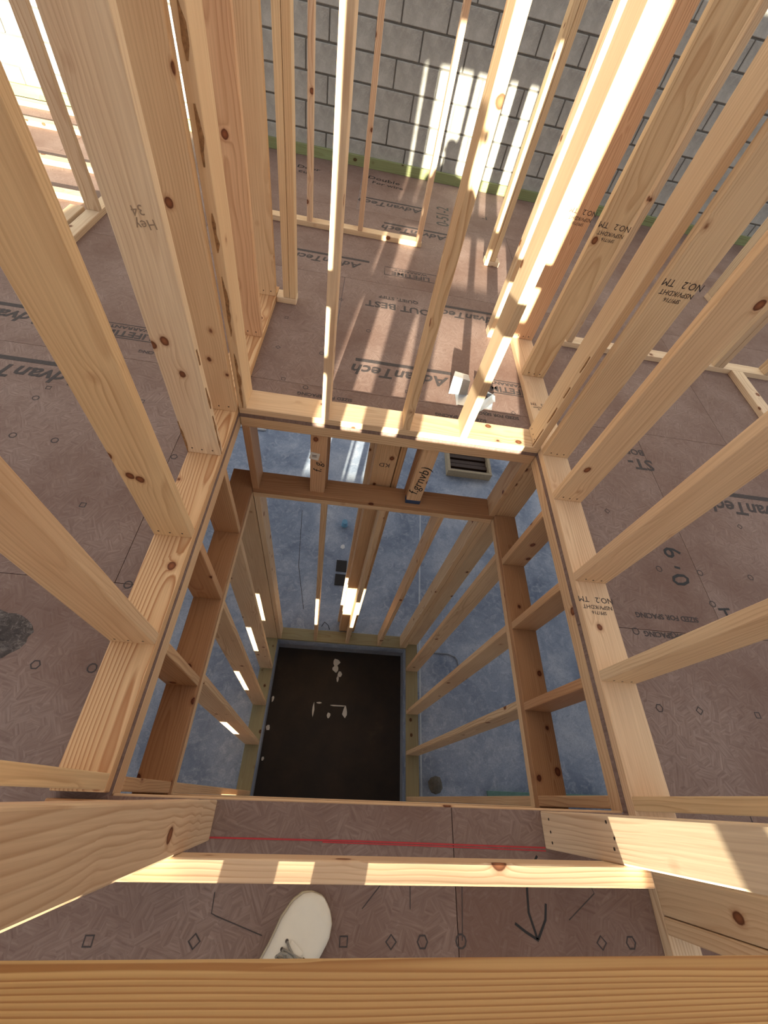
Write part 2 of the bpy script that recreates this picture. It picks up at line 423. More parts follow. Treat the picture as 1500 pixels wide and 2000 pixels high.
marks = [(0.065, -1.839, 0), (0.309, -1.84, 1), (0.676, -1.841, 0), (0.799, -1.842, 1), (0.882, -1.842, 2), (0.986, -1.841, 3), (1.384, -1.845, 1), (1.471, -1.845, 2),
         (1.794, -1.234, 2), (1.958, -1.234, 1), (2.202, -1.237, 0), (1.80, -0.945, 3), (1.968, -0.947, 1), (2.024, -0.636, 3), (1.859, -0.334, 1), (2.225, -0.788, 3), (2.233, -0.634, 3),
         (-0.343, -1.227, 2), (-0.177, -1.226, 3), (-0.869, -0.003, 0), (-0.888, -0.08, 3), (-0.70, -0.316, 3), (-0.866, -0.316, 3), (-0.205, -0.326, 2), (-0.457, -0.625, 0), (-0.45, -0.01, 0), (-0.174, -0.938, 3),
         (-0.519, -0.89, 3), (0.089, 0.887, 0), (0.091, 0.576, 1), (0.34, 0.581, 2), (0.166, 0.305, 0), (0.291, 0.262, 3), (0.847, 0.351, 0), (0.597, 0.169, 1), (1.47, 0.30, 1), (1.30, 0.262, 3), (1.2, 0.58, 2),
         (0.6, 0.887, 3), (1.0, 0.887, 2), (0.4, 1.2, 1), (2.45, -1.235, 1), (2.5, -0.63, 2), (2.6, -0.33, 1), (2.02, 0.5, 3), (-0.75, -0.625, 2), (-0.62, -1.23, 1), (1.42, 0.9, 2)]
for x, y, k in marks:
    link('nail_mark', MARKM[k], panel_at(x, y), (x, y, 0.0003))

# ------------------------------------------------------------------ framed walls of the shaft, upper storey
A6 = 0.14; A4 = 0.089
PINK = (1.03, 0.92, 0.87); YEL = (1.02, 0.93, 0.74); PALE = (1.08, 1.08, 1.07); GREY = (0.92, 0.92, 0.9); RED = (1.0, 0.82, 0.70); WARM = (1.0, 0.90, 0.76); BRN_SHADE = (0.62, 0.43, 0.29)  # darkest brown: shade under the upper floor put into the board colour

def nail_dots(parent, pts, axis):
    """small dark nail heads, one joined piece per board"""
    bm = bmesh.new()
    n = Vector(axis)
    for p in pts:
        R = n.to_track_quat('Z', 'Y').to_matrix().to_4x4()
        bmesh.ops.create_cone(bm, cap_ends=True, segments=7, radius1=0.0042, radius2=0.0036, depth=0.0012, matrix=Matrix.Translation(Vector(p)) @ R)
    o = link('nail_heads', bm_mesh('nail_heads', bm), parent, (0, 0, 0), None, NAIL)
    o['kind'] = 'stuff'
    return o

wl = empty('wall_shaft_left', (-0.07, -0.7, 0), label='stud wall along the left side of the shaft on the upper floor', cat='wall', kind='structure')
board('bottom_plate', wl, (-0.14, -1.548, 0), (0.0, 1.16, T), 'y', DFIR)
lefts = [(-1.542, YEL), (-1.150, (1.02, 0.94, 0.82)), (-0.745, YEL), (-0.320, PALE), (-0.036, WARM), (0.588, RED), (1.035, WARM)]
STUD_L = {}
for y, t in lefts:
    o = board('stud', wl, (-0.14, y, T), (0.0, y + T, TOP), 'z', t, random.random() < .5); STUD_L[y] = o
    if y > -1.4: nail_dots(o, [(-0.115, y, T + 0.03), (-0.075, y, T + 0.026), (-0.03, y, T + 0.028)], (0, -1, 0))
board('top_plate', wl, (-0.14, -1.69, TOP), (0.0, 1.16, TOP + T), 'y')

wf = empty('wall_shaft_far', (0.78, 0.07, 0), label='stud wall across the far side of the shaft, its plate striped with sunlight', cat='wall', kind='structure')
board('bottom_plate', wf, (0.003, 0.0, 0), (1.556, A6, T), 'x', (1.05, 1.0, 0.92))
for x, t in [(0.004, (1.04, 1.0, 0.9)), (0.405, PALE), (0.815, (1.02, 0.94, 0.8)), (1.117, (1.0, 0.98, 0.9)), (1.515, (1.02, 0.97, 0.88))]:
    o = board('stud', wf, (x, 0.0, T), (x + T, A6, TOP), 'z', t, random.random() < .5)
    if x in (0.004, 1.515): STUD_L[x] = o
    if x == 1.515: nail_dots(o, [(x, 0.03, T + .03), (x, 0.07, T + .028), (x, 0.11, T + .03)], (-1, 0, 0))
board('top_plate', wf, (0.003, 0.0, TOP), (1.556, A6, TOP + T), 'x')

wr = empty('wall_shaft_right', (W + 0.07, -0.7, 0), label='stud wall along the right side of the shaft on the upper floor', cat='wall', kind='structure')
PL_R = board('bottom_plate', wr, (W, -1.60, 0), (W + A6, 1.06, T), 'y', (1.02, 0.93, 0.84))
STUD_R = {}
for y, t in [(-1.548, YEL), (-1.164, (1.02, 0.96, 0.86)), (-0.762, (1.02, 0.93, 0.84)), (-0.333, (1.02, 0.93, 0.82)), (-0.046, (1.02, 0.98, 0.88)), (0.620, (1.02, 0.99, 0.86)), (1.020, RED)]:
    o = board('stud', wr, (W, y, T), (W + A6, y + T, TOP), 'z', t, random.random() < .5); STUD_R[y] = o
    if y > -1.4: nail_dots(o, [(W + 0.035, y, T + 0.024), (W + 0.07, y, T + 0.02), (W + 0.105, y, T + 0.023)], (0, -1, 0))
board('top_plate', wr, (W, -1.69, TOP), (W + A6, 1.06, TOP + T), 'y')
# grade stamps, upside down on the faces towards the shaft
def stamp(parent, x, y, z, right=(-1, 0, 0), up=(0, 0, -1), s=1.0):
    r = Vector(right); u = Vector(up); c = Vector((x, y, z))
    text_obj('grade_stamp', 'NO.2   TM', parent, c, r, u, 0.034 * s, INK, 0, 0.0003)
    text_obj('grade_stamp', 'NSPV/KDHT', parent, c + u * 0.032 * s, r, u, 0.024 * s, INK, 0, 0.0003)
    text_obj('grade_stamp', 'SPF/716', parent, c + u * 0.056 * s, r, u, 0.02 * s, INK, 0, 0.0003)
stamp(STUD_R[-0.046], W + 0.075, -0.0463, 0.93)
stamp(STUD_R[1.020], W + 0.075, 1.0197, 0.78); stamp(STUD_R[0.620], W + 0.075, 0.6197, 0.86)
stamp(PL_R, W + 0.07, -0.84, T + 0.0003, (-1, 0, 0), (0, -1, 0)); stamp(PL_R, W + 0.07, 0.36, T + 0.0003, (-1, 0, 0), (0, -1, 0), 0.8)
text_obj('pencil_note', 'Hey\n 34', STUD_L[-0.320], (-0.05, -0.3203, 0.95), (-0.9, 0, -0.2), (0.2, 0, -0.9), 0.034, PENCIL, 0, 0.0002)

# waney bark edges on some boards
def bark(parent, x, y, z0, z1, face, w=0.016, seed=1, amp=0.8):
    """ragged strip of bark along a vertical board edge; face = direction it sits proud of"""
    rnd = random.Random(seed); bm = bmesh.new(); f = Vector(face); s = Vector((0, 0, 1)).cross(f)
    n = int((z1 - z0) / 0.03); prev = None
    for i in range(n + 1):
        z = z0 + (z1 - z0) * i / n
        tp = math.sin(math.pi * (i + 0.25) / (n + 0.5)) ** 0.6; a = w * (0.35 + amp * rnd.random()) * tp; b = -w * (0.1 + amp * rnd.random()) * 0.5 * tp
        c = Vector((x, y, z)); h = f * (0.0015 + 0.002 * rnd.random())
        row = [bm.verts.new(c + s * b - f * 0.001), bm.verts.new(c + s * b * 0.6 + h), bm.verts.new(c + s * a * 0.6 + h), bm.verts.new(c + s * a - f * 0.001)]
        if prev:
            for j in range(3): bm.faces.new((prev[j], prev[j + 1], row[j + 1], row[j]))
        prev = row
    link('bark_edge', bm_mesh('bark_edge', bm), parent, (0, 0, 0), None, BARK)
for i_, (za, zb) in enumerate(((T, 0.34), (0.42, 0.66), (0.74, 0.86), (0.98, 1.12), (1.2, 1.3))): bark(STUD_L[0.004], 0.024, -0.0002, za, zb, (0, -1, 0), 0.014, 30 + i_)
for i_, (za, zb) in enumerate(((T, 0.26), (0.30, 0.40), (0.5, 0.56))): bark(STUD_L[-0.320], -0.0002, -0.308, za, zb, (1, 0, 0), 0.014, 4 + i_, 1.0)
bark(STUD_L[-0.320], -0.139, -0.3202, T, 0.22, (0, -1, 0), 0.008, 9, 1.0)
for i_, (za, zb) in enumerate(((T, 0.16), (0.2, 0.3), (0.36, 0.42), (0.5, 0.58))): bark(STUD_L[1.515], 1.515 - 0.0002, 0.014, za, zb, (-1, 0, 0), 0.010, 50 + i_)

wn = empty('wall_shaft_near', (0.78, -1.6, 0), label='framed door wall on the near side of the shaft with a post each side', cat='wall', kind='structure')
YP0, YP1 = -1.647, YN - 0.001
board('post', wn, (0.255, YP0, 0), (0.293, YP1, TOP), 'z', (0.96, 0.9, 0.84)); o = board('post', wn, (0.215, YP0, T), (0.253, YP1, TOP), 'z', PINK)
pr = board('post', wn, (1.262, YP0, 0), (1.300, YP1, TOP), 'z', PALE); board('post', wn, (1.302, YP0, T), (1.340, YP1, TOP), 'z', PALE)
nail_dots(pr, [(1.262, -1.575, 0.05), (1.262, -1.605, 0.05), (1.262, -1.63, 0.05), (1.262, -1.57, 0.34), (1.262, -1.6, 0.36), (1.262, -1.62, 0.35)], (-1, 0, 0))
board('bottom_plate', wn, (-0.14, YP0, 0), (0.2535, YP1 - 0.008, T), 'x', DFIR); board('bottom_plate', wn, (1.3015, YP0, 0), (1.70, YP1 - 0.055, T), 'x', PINK)
board('header', wn, (-0.14, YP0, TOP), (1.70, YP1, TOP + T), 'x')

wk = empty('wall_hall_right', (1.6, -2.3, 0), label='stud wall running back beside the guard rail on the right', cat='wall', kind='structure')
board('bottom_plate', wk, (1.562, -3.4, 0), (1.651, -1.690, T), 'y', GREY)
board('stud', wk, (1.562, -1.783, T), (1.600, -1.694, TOP), 'z', (0.92, 0.9, 0.84)); board('stud', wk, (1.562, -1.823, T), (1.651, -1.785, TOP), 'z', (0.96, 0.92, 0.84))
for y in (-2.25, -2.66, -3.06): board('stud', wk, (1.562, y, T), (1.651, y + T, TOP), 'z')
board('top_plate', wk, (1.562, -3.4, TOP), (1.651, -1.690, TOP + T), 'y')

# guard rails nailed across the door opening
gr = board('guard_rail', None, (0.12, -1.6855, 0.285), (1.325, YP0, 0.374), 'x', (1.05, 1.0, 0.94))
tag(gr, 'pale knee-high board nailed across the shaft doorway', 'guard rail')
gt = board('guard_rail', None, (-0.25, -1.6855, 1.008), (2.05, YP0, 1.144), 'x', (0.88, 0.78, 0.52), grain=1.0)
tag(gt, 'wide golden top board across the doorway at waist height, above the shoe', 'guard rail')

# cross walls and partitions beyond the shaft
wcl = empty('wall_cross_left', (0.06, 1.08, 0), label='short cross wall ending in a double stud left of the sunlit hall', cat='wall', kind='structure')
board('bottom_plate', wcl, (0.002, 1.04, 0), (0.124, 1.129, T), 'x', PALE)
for x in (0.045, 0.0845): board('stud', wcl, (x, 1.04, T), (x + T, 1.129, TOP), 'z', (1.05, 1.0, 0.86))
board('top_plate', wcl, (0.002, 1.04, TOP), (0.124, 1.129, TOP + T), 'x')
wcr = empty('wall_cross_right', (1.47, 1.08, 0), label='short cross wall with sunlit double stud right of the hall', cat='wall', kind='structure')
board('bottom_plate', wcr, (1.40, 1.04, 0), (1.556, 1.129, T), 'x', PALE)
for x in (1.402, 1.4415): board('stud', wcr, (x, 1.04, T), (x + T, 1.129, TOP), 'z', (1.04, 1.02, 0.94))
board('top_plate', wcr, (1.40, 1.04, TOP), (1.556, 1.129, TOP + T), 'x')
wp = empty('wall_partition', (0.4, 2.24, 0), label='slim partition of three studs on a plate in front of the block wall', cat='wall', kind='structure')
board('bottom_plate', wp, (-0.60, 2.2, 0), (0.968, 2.289, T), 'x', (1.04, 1.0, 0.92))
for x in (-0.37, 0.035, 0.440, 0.924): board('stud', wp, (x, 2.2, T), (x + T, 2.289, TOP), 'z', random.choice([PALE, PINK]))
board('top_plate', wp, (-0.60, 2.2, TOP), (0.968, 2.289, TOP + T), 'x')
wp2 = empty('wall_partition_right', (1.6, 2.15, 0), label='lone laminated double stud with a sunlit face before the block wall', cat='wall', kind='structure')
board('bottom_plate', wp2, (1.50, 2.10, 0), (1.62, 2.189, T), 'x', PALE)
for x in (1.505, 1.5445): board('stud', wp2, (x, 2.10, T), (x + T, 2.189, TOP), 'z', (1.04, 1.0, 0.86))
wh = empty('wall_room_right', (2.8, 1.12, 0), label='stud partition on the dark floor beyond the right shaft wall', cat='wall', kind='structure')
board('bottom_plate', wh, (1.95, 1.08, 0), (3.75, 1.169, T), 'x', PALE); board('bottom_plate', wh, (3.235, 0.25, 0), (3.324, 1.078, T), 'y', PALE)
for x in (1.965, 3.09, 3.13, 3.5): board('stud', wh, (x, 1.08, T), (x + T, 1.169, TOP), 'z', GREY)
for y in (0.26,): board('stud', wh, (3.235, y, T), (3.324, y + T, TOP), 'z', GREY)
board('top_plate', wh, (1.95, 1.08, TOP), (3.75, 1.169, TOP + T), 'x')
wh2 = empty('wall_room_far_right', (4.2, 2.25, 0), label='partition end stud with light side in front of the far right block wall', cat='wall', kind='structure')
board('bottom_plate', wh2, (3.60, 2.2, 0), (5.4, 2.289, T), 'x', PALE)
for x in (3.602, 4.05, 4.5): board('stud', wh2, (x, 2.2, T), (x + T, 2.289, TOP), 'z', GREY)
wtl = empty('wall_room_left', (-1.36, 1.5, 0), label='weathered stud on a floor plate beyond the left shaft wall', cat='wall', kind='structure')
board('bottom_plate', wtl, (-1.41, 1.0, 0), (-1.321, 2.4, T), 'y', GREY)
board('stud', wtl, (-1.41, 1.73, T), (-1.321, 1.73 + T, TOP), 'z', GREY)
board('stud', wtl, (-1.41, 2.36, T), (-1.321, 2.36 + T, TOP), 'z', GREY)
for i, (a, b, lab) in enumerate([((-1.53, 1.25, 0), (-1.441, 1.77, T), 'short pale lumber offcut lying beside the left room wall plate'),
                                 ((-2.9, 1.90, 0), (-1.46, 1.989, T), 'long board lying on the sunny floor behind the lumber offcut'),
                                 ((-3.6, 2.42, 0), (-1.46, 2.51, T), 'board standing in for a shadow stripe across the middle of the sunny left floor'),
                                 ((-3.9, 3.14, 0), (-1.46, 3.23, T), 'board standing in for a shadow stripe across the sunny floor nearer the block wall'),
                                 ((-3.9, 3.58, 0), (-1.46, 3.67, T), 'board standing in for a shadow stripe on the sunny floor along the block wall')]):
    ax = 'y' if i == 0 else 'x'
    tag(board('lumber_offcut', None, a, b, ax, GREY), lab, 'board', 'boards lying on the left room floor')  # the farther cross boards stand in for bar shadows on the sunny floor

# ------------------------------------------------------------------ floor framing between the storeys and the lower shaft walls
def lower_wall(name, lab, horiz, a0, a1, b0, b1, studs, cripples, extra=None):
    """horiz: axis along the wall; (a0,a1) along it, (b0,b1) across it"""
    e = empty(name, ((b0 + b1) / 2, (a0 + a1) / 2, ZS) if horiz == 'y' else ((a0 + a1) / 2, (b0 + b1) / 2, ZS), label=lab, cat='wall', kind='structure')
    def B(n, s0, s1, z0, z1, ax, tint, bb=(b0, b1)):
        lo = (bb[0], s0, z0) if horiz == 'y' else (s0, bb[0], z0)
        hi = (bb[1], s1, z1) if horiz == 'y' else (s1, bb[1], z1)
        return board(n, e, lo, hi, ax, tint)
    B('sill_plate', a0, a1, ZS, ZS + T, horiz, (0.50, 0.58, 0.48))
    for s in studs: B('stud', s, s + T, ZS + T, ZT - 2 * T - 0.004, 'z', random.choice([WARM, (0.98, .92, .8), (1, .94, .84)]))
    B('top_plate', a0, a1, ZT - 2 * T - 0.005, ZT - T - 0.005, horiz, WARM); B('top_plate', a0, a1, ZT - T, ZT, horiz, BRN_SHADE)
    cr = []
    for s in cripples:
        cr.append(B('cripple_stud', s, s + T, ZT, ZB, 'z', random.choice([(0.78, .58, .42), (0.88, .72, .55), (0.82, .66, .5)])))  # brown tints also carry the shade between the storeys
    B('rim_plate', a0, a1, ZB, -FT, horiz, (0.93, 0.84, 0.72))
    return e, cr
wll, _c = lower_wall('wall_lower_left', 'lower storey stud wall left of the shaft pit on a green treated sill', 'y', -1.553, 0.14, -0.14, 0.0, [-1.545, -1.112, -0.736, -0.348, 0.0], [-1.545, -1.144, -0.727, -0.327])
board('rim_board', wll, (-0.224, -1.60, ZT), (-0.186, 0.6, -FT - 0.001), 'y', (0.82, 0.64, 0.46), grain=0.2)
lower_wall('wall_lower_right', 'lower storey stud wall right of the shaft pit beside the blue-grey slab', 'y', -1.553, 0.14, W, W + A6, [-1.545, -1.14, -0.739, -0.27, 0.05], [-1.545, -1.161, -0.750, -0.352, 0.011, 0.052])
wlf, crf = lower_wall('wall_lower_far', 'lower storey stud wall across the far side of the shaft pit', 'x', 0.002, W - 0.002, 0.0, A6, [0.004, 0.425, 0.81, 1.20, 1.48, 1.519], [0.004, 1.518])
f1 = board('cripple_post', wlf, (0.35, 0.027, ZT), (0.44, 0.065, ZB), 'z', (0.95, 0.78, 0.64)); board('cripple_post', wlf, (0.357, 0.067, ZT), (0.446, 0.105, ZB), 'z', BRN_SHADE); board('cripple_post', wlf, (0.362, 0.107, ZT), (0.452, 0.139, ZB), 'z', BRN_SHADE)
f2 = board('cripple_post', wlf, (0.96, 0.027, ZT), (1.05, 0.065, ZB), 'z', (1.0, 0.88, 0.74)); board('cripple_post', wlf, (0.956, 0.067, ZT), (1.045, 0.105, ZB), 'z', BRN_SHADE); board('cripple_post', wlf, (0.952, 0.107, ZT), (1.041, 0.139, ZB), 'z', BRN_SHADE)
box_obj('paint_band', f2, (0.958, 0.0255, ZT), (1.052, 0.067, ZT + 0.035), BLUEP, 0.001)
text_obj('handwriting', 'f.grnvb)', f2, (1.002, 0.0268, -0.38), (0.12, 0, 1), (-1, 0, 0.12), 0.085, MARKER, 0.2, 0.0003)
text_obj('handwriting', 'f. g.', f1, (0.395, 0.0268, -0.36), (0, 0, 1), (-1, 0, 0), 0.07, MARKER, 0.2, 0.0003)
bm = bmesh.new(); box_bm(bm, (-0.026, -0.001, -0.028), (0.026, 0.001, 0.028))
tg = link('paper_tag', bm_mesh('paper_tag', bm), None, (0.374, 0.0262, -0.275), Matrix.Rotation(0.18, 3, 'Y'), PAPER)
tag(tg, 'small white paper tag stuck on a short post under the far plate', 'tag')
for i, z in enumerate((0.008, -0.004)):
    bm = bmesh.new(); strip_mesh(bm, [(-0.014, 0, 0), (0.012, 0, 0)], 0.004, (0, -1, 0))
    link('printed_line', bm_mesh('printed_line', bm), tg, (0.374, 0.0252, -0.275 + z), None, INK)
# near side: header boards over the lower door
wln = empty('wall_lower_near', (0.78, -1.62, ZS), label='lower storey framing on the near side of the pit, seen edge on', cat='wall', kind='structure')
board('sill_plate', wln, (-0.14, -1.695, ZS), (0.29, YN, ZS + T), 'x', (0.50, 0.58, 0.48)); board('sill_plate', wln, (1.27, -1.695, ZS), (1.70, YN, ZS + T), 'x', (0.50, 0.58, 0.48))
for x in (0.02, 0.252, 1.27, 1.50): board('stud', wln, (x, -1.695, ZS + T), (x + T, YN - 0.001, ZT - 2 * T), 'z', WARM)
board('top_plate', wln, (0.002, -1.695, ZT - 2 * T), (W - 0.002, YN + 0.01, ZT - T), 'x', WARM); board('top_plate', wln, (0.002, -1.695, ZT - T), (W - 0.002, YN, ZT), 'x', BRN_SHADE)
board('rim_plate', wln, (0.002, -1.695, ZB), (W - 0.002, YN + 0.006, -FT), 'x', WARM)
board('header', wln, (0.25, -1.60, ZT), (1.30, YN + 0.002, ZT + 0.2), 'x', BRN_SHADE)
for x in (0.002, 0.30, 0.62, 1.21, W - 0.04): board('cripple_stud', wln, (x, -1.695, ZT), (x + T, YN - 0.046 if 0.2 < x < 1.3 else YN, ZB), 'z', BRN_SHADE)
# built-up column behind the far lower wall
bc = empty('column_built_up', (0.79, 0.24, ZS), label='built-up timber column of several plies behind the far pit wall, one edge sunlit', cat='column', kind='structure')
for i, (x0, tnt) in enumerate([(0.720, (0.95, 0.84, 0.70)), (0.716, WARM), (0.722, WARM), (0.690, PALE)]):
    y = 0.158 + i * 0.0395
    board('ply', bc, (x0, y, ZS), (x0 + A6, y + T, ZB), 'z', tnt)
board('ply', bc, (0.866, 0.165, ZS), (0.904, 0.254, ZB), 'z', (0.92, 0.78, 0.6))
text_obj('grade_stamp', 'KD', bc, (0.79, 0.1577, -0.42), (-1, 0, 0), (0, 0, -1), 0.05, INK, 0, 0.0003)

# ------------------------------------------------------------------ lower slab and pit
bm = bmesh.new()
for (a, b, c, d) in [(-9, 0.0, -8, 10), (W, 11, -8, 10), (0.0, W, 0.0, 10), (0.0, W, -8, YN)]:
    box_bm(bm, (a, c, ZS - 0.16), (b, d, ZS))
sf = link('floor_lower', bm_mesh('floor_lower', bm), None, (0, 0, 0), None, SLAB)
tag(sf, 'blue-grey concrete slab of the lower storey around the pit', 'floor', kind='structure')
pit = empty('wall_pit', (0.78, -0.78, ZP), label='low grey concrete walls lining the square elevator pit', cat='wall', kind='structure')
for n, lo, hi in (('pit_side', (-0.12, -1.675, ZP - .05), (-0.0005, 0.12, ZS - .161)), ('pit_side', (W + 0.0005, -1.675, ZP - .05), (W + .12, 0.12, ZS - .161)), ('pit_side', (0, 0.0005, ZP - .05), (W, .12, ZS - .161)), ('pit_side', (0, -1.675, ZP - .05), (W, YN - .0005, ZS - .161))):
    box_obj(n, pit, lo, hi, PITC, 0)
fp = box_obj('floor_pit', None, (0, YN, ZP - 0.1), (W, 0, ZP), PIT, 0); tag(fp, 'dark wet brown floor of the elevator pit', 'floor', kind='structure')
# expansion joint chalk line
bm = bmesh.new(); strip_mesh(bm, [(1.80, 2.3, ZS), (1.745, 0.5, ZS), (1.728, -1.5, ZS)], 0.02)
link('chalk_line', bm_mesh('chalk_line', bm), sf, (0, 0, 0.0002), None, WHITECH)
bm = bmesh.new(); strip_mesh(bm, [(0.02, 1.9, ZS), (0.10, 1.0, ZS), (0.25, 0.4, ZS)], 0.006)
link('hairline_crack', bm_mesh('hairline_crack', bm), sf, (0, 0, 0.0002), None, INK)

# scraps of film on the pit floor
def scrap(x, y, z, sx, sy, seed, mat=PAPER):
    rnd = random.Random(seed); bm = bmesh.new(); n = 9
    c = bm.verts.new((0, 0, 0.006))
    ring = [bm.verts.new((math.cos(6.283 * i / n) * sx * rnd.uniform(.6, 1), math.sin(6.283 * i / n) * sy * rnd.uniform(.6, 1), rnd.uniform(0, .004))) for i in range(n)]
    base = [bm.verts.new((v.co.x, v.co.y, -0.0005)) for v in ring]
    for i in range(n):
        j = (i + 1) % n
        bm.faces.new((c, ring[i], ring[j])); bm.faces.new((ring[i], base[i], base[j], ring[j]))
    bm.faces.new(base[::-1])
    return link('paper_scrap', bm_mesh('paper_scrap', bm), None, (x, y, z + 0.0005), None, mat)
for i, (x, y, sx, sy, lab) in enumerate([(0.735, -0.135, .055, .05, 'square torn paper scrap, farthest of the pale scraps on the pit floor'), (0.735, -0.215, .05, .05, 'round pale scrap below the square one on the pit floor'),
        (0.79, -0.275, .03, .045, 'crumpled pale strip beside the round scrap on the pit floor'), (0.77, -0.335, .018, .04, 'last narrow tail of the pale scrap row on the pit floor'),
        (0.89, -0.70, .035, .075, 'slanted pale scrap right of the middle of the pit floor'), (0.70, -0.745, .025, .035, 'small tilted scrap in the middle of the pit floor'),
        (0.515, -0.69, .014, .09, 'thin broken streak of pale paper on the dark pit floor'), (0.575, -0.615, .045, .012, 'short level sliver of paper beside the thin streak in the pit'),
        (0.80, -0.635, .14, .01, 'long thin level sliver of paper across the pit floor'), (0.03, -0.60, .018, .045, 'pale wood chip along the left pit wall, nearest the far corner'),
        (0.03, -0.905, .025, .04, 'pale chip along the left pit wall, middle one'), (0.03, -1.21, .02, .025, 'pale chip along the left pit wall, nearest the door side')]):
    tag(scrap(x, y, ZP, sx, sy, i), lab, 'scrap', 'pale scraps in the pit')

# loose things on the lower slab
def thing(name, lab, cat, loc): return empty(name, loc, label=lab, cat=cat)
cr = thing('wooden_crate', 'open pale crate of dark brown boards on the slab beyond the pit', 'crate', (2.62, 3.2, ZS))
RZ = Matrix.Rotation(-0.02, 3, 'Z')
for lo, hi in (((2.25, 2.92, ZS), (3.0, 2.965, ZS + 0.14)), ((2.25, 3.50, ZS), (3.0, 3.545, ZS + 0.14)), ((2.25, 2.966, ZS), (2.295, 3.499, ZS + 0.14)), ((2.955, 2.966, ZS), (3.0, 3.499, ZS + 0.14))): box_obj('crate_side', cr, lo, hi, TANW)
for i in range(5): box_obj('dark_board', cr, (2.297, 2.985 + i * 0.10, ZS), (2.953, 3.06 + i * 0.10, ZS + 0.05 + 0.02 * (i % 2)), DARKB)
bm = bmesh.new(); tube_bm(bm, [(-1.9, 3.47, ZS + .02), (-0.83, 3.395, ZS + .02), (-0.80, 3.40, ZS + .02), (-0.797, 3.46, ZS + .02)], 0.02)
tag(link('plastic_pipe', bm_mesh('plastic_pipe', bm, True), None, (0, 0, 0), None, WHITEP), 'thin white pipe with a bent end on the lower slab', 'pipe')
for i, (lo, hi, lab) in enumerate([((0.60, 0.97, ZS), (0.74, 1.14, ZS + .012), 'dark flat panel on the slab beside the column, the farther of two'), ((0.60, 0.77, ZS), (0.74, 0.93, ZS + .012), 'dark flat panel on the slab beside the column, the one nearer the pit')]):
    tag(box_obj('dark_panel', None, lo, hi, BLACKB), lab, 'panel', 'dark panels by the column')
bm = bmesh.new(); bmesh.ops.create_cone(bm, cap_ends=True, segments=16, radius1=0.045, radius2=0.038, depth=0.1, matrix=Matrix.Translation((0, 0, 0.05)))
tag(link('cup', bm_mesh('cup', bm, False), None, (0.655, 1.72, ZS), None, BLUEC), 'pale blue cup standing on the slab beside the column', 'cup')
tag(scrap(0.66, 1.36, ZS, .04, .05, 40, WHITEP), 'white torn scrap on the slab between the cup and the dark panel', 'scrap')
bm = bmesh.new(); bmesh.ops.create_icosphere(bm, subdivisions=2, radius=0.08)
for v in bm.verts:
    v.co *= 1 + 0.25 * noise.noise(v.co * 14)
    v.co.z = max(v.co.z * 0.8, -0.05)
tag(link('stone', bm_mesh('stone', bm), None, (1.87, -1.40, ZS + 0.05), None, ROCK), 'fist-sized rough stone on the slab beside the right sill', 'stone')
tag(box_obj('treated_board', None, (2.44, -1.49, ZS), (4.6, -1.43, ZS + 0.04), MINT), 'mint green treated board lying on the blue slab', 'board')
bm = bmesh.new(); tube_bm(bm, [(1.9, -0.02, ZS + .006), (2.1, -0.02, ZS + .006), (2.19, -0.05, ZS + .006), (2.22, -0.09, ZS + .006), (2.224, -0.2, ZS + .006)], 0.007, 6)
tag(link('wire', bm_mesh('wire', bm, True), None, (0, 0, 0), None, WIREM), 'bent grey wire lying on the slab right of the pit', 'wire')
bm = bmesh.new(); tube_bm(bm, [(0.50, 0.20, ZS + .004), (0.53, 0.24, ZS + .05), (0.58, 0.2, ZS + .06), (0.60, 0.17, ZS + .004)], 0.004, 6)
tag(link('wire', bm_mesh('wire', bm, True), None, (0, 0, 0), None, MARKER), 'black wire loop behind the green sill of the far pit wall', 'wire')

# ------------------------------------------------------------------ block walls
def block_wall(e, x0, x1, yface, z0, z1, th=0.19, zmax_blocks=1.6):
    L, H, g = 0.3965, 0.1905, 0.012
    bm = bmesh.new(); box_bm(bm, (-L / 2 + 0.004, -th / 2, -H / 2 + 0.002), (L / 2 - 0.004, th / 2, H / 2 - 0.002), 0.005, 1)
    me = bm_mesh('block', bm); me.materials.append(BLOCK)
    rnd = random.Random(5)
    box_obj('mortar', e, (x0, yface + 0.011, z0), (x1, yface + th - 0.011, z1), MORTAR, 0)
    nrow = int((z1 - z0) / 0.2 + 0.5)
    for r in range(nrow):
        z = z0 + 0.1 + r * 0.2
        x = x0 + (0.2 if r % 2 else 0.4)
        while x < x1 - 0.15:
            o = link('block', me, e, (x, yface + th / 2 + rnd.uniform(-0.002, 0.002), z))
            x += 0.4
bw = empty('wall_far', (0.8, 3.95, 0), label='grey concrete block wall beyond the framing', cat='wall', kind='structure')
block_wall(bw, -5.0, 6.8, 3.85, 0.0, 1.6)
box_obj('wall_course', bw, (-5.0, 3.85, 1.601), (6.8, 4.04, 2.9), BLOCK, 0)
for x0, x1 in ((-4.8, -2.2), (-2.198, 0.2), (0.202, 2.4), (2.402, 4.4), (4.402, 6.6)):
    board('treated_nailer', bw, (x0, 3.811, 0), (x1, 3.849, 0.088), 'x', (0.36, 0.56, 0.38))
bn = empty('wall_near', (0.8, -3.7, 0), label='unseen block wall behind the doorway, whitened to bounce light, with window openings for the low sun', cat='wall', kind='structure')
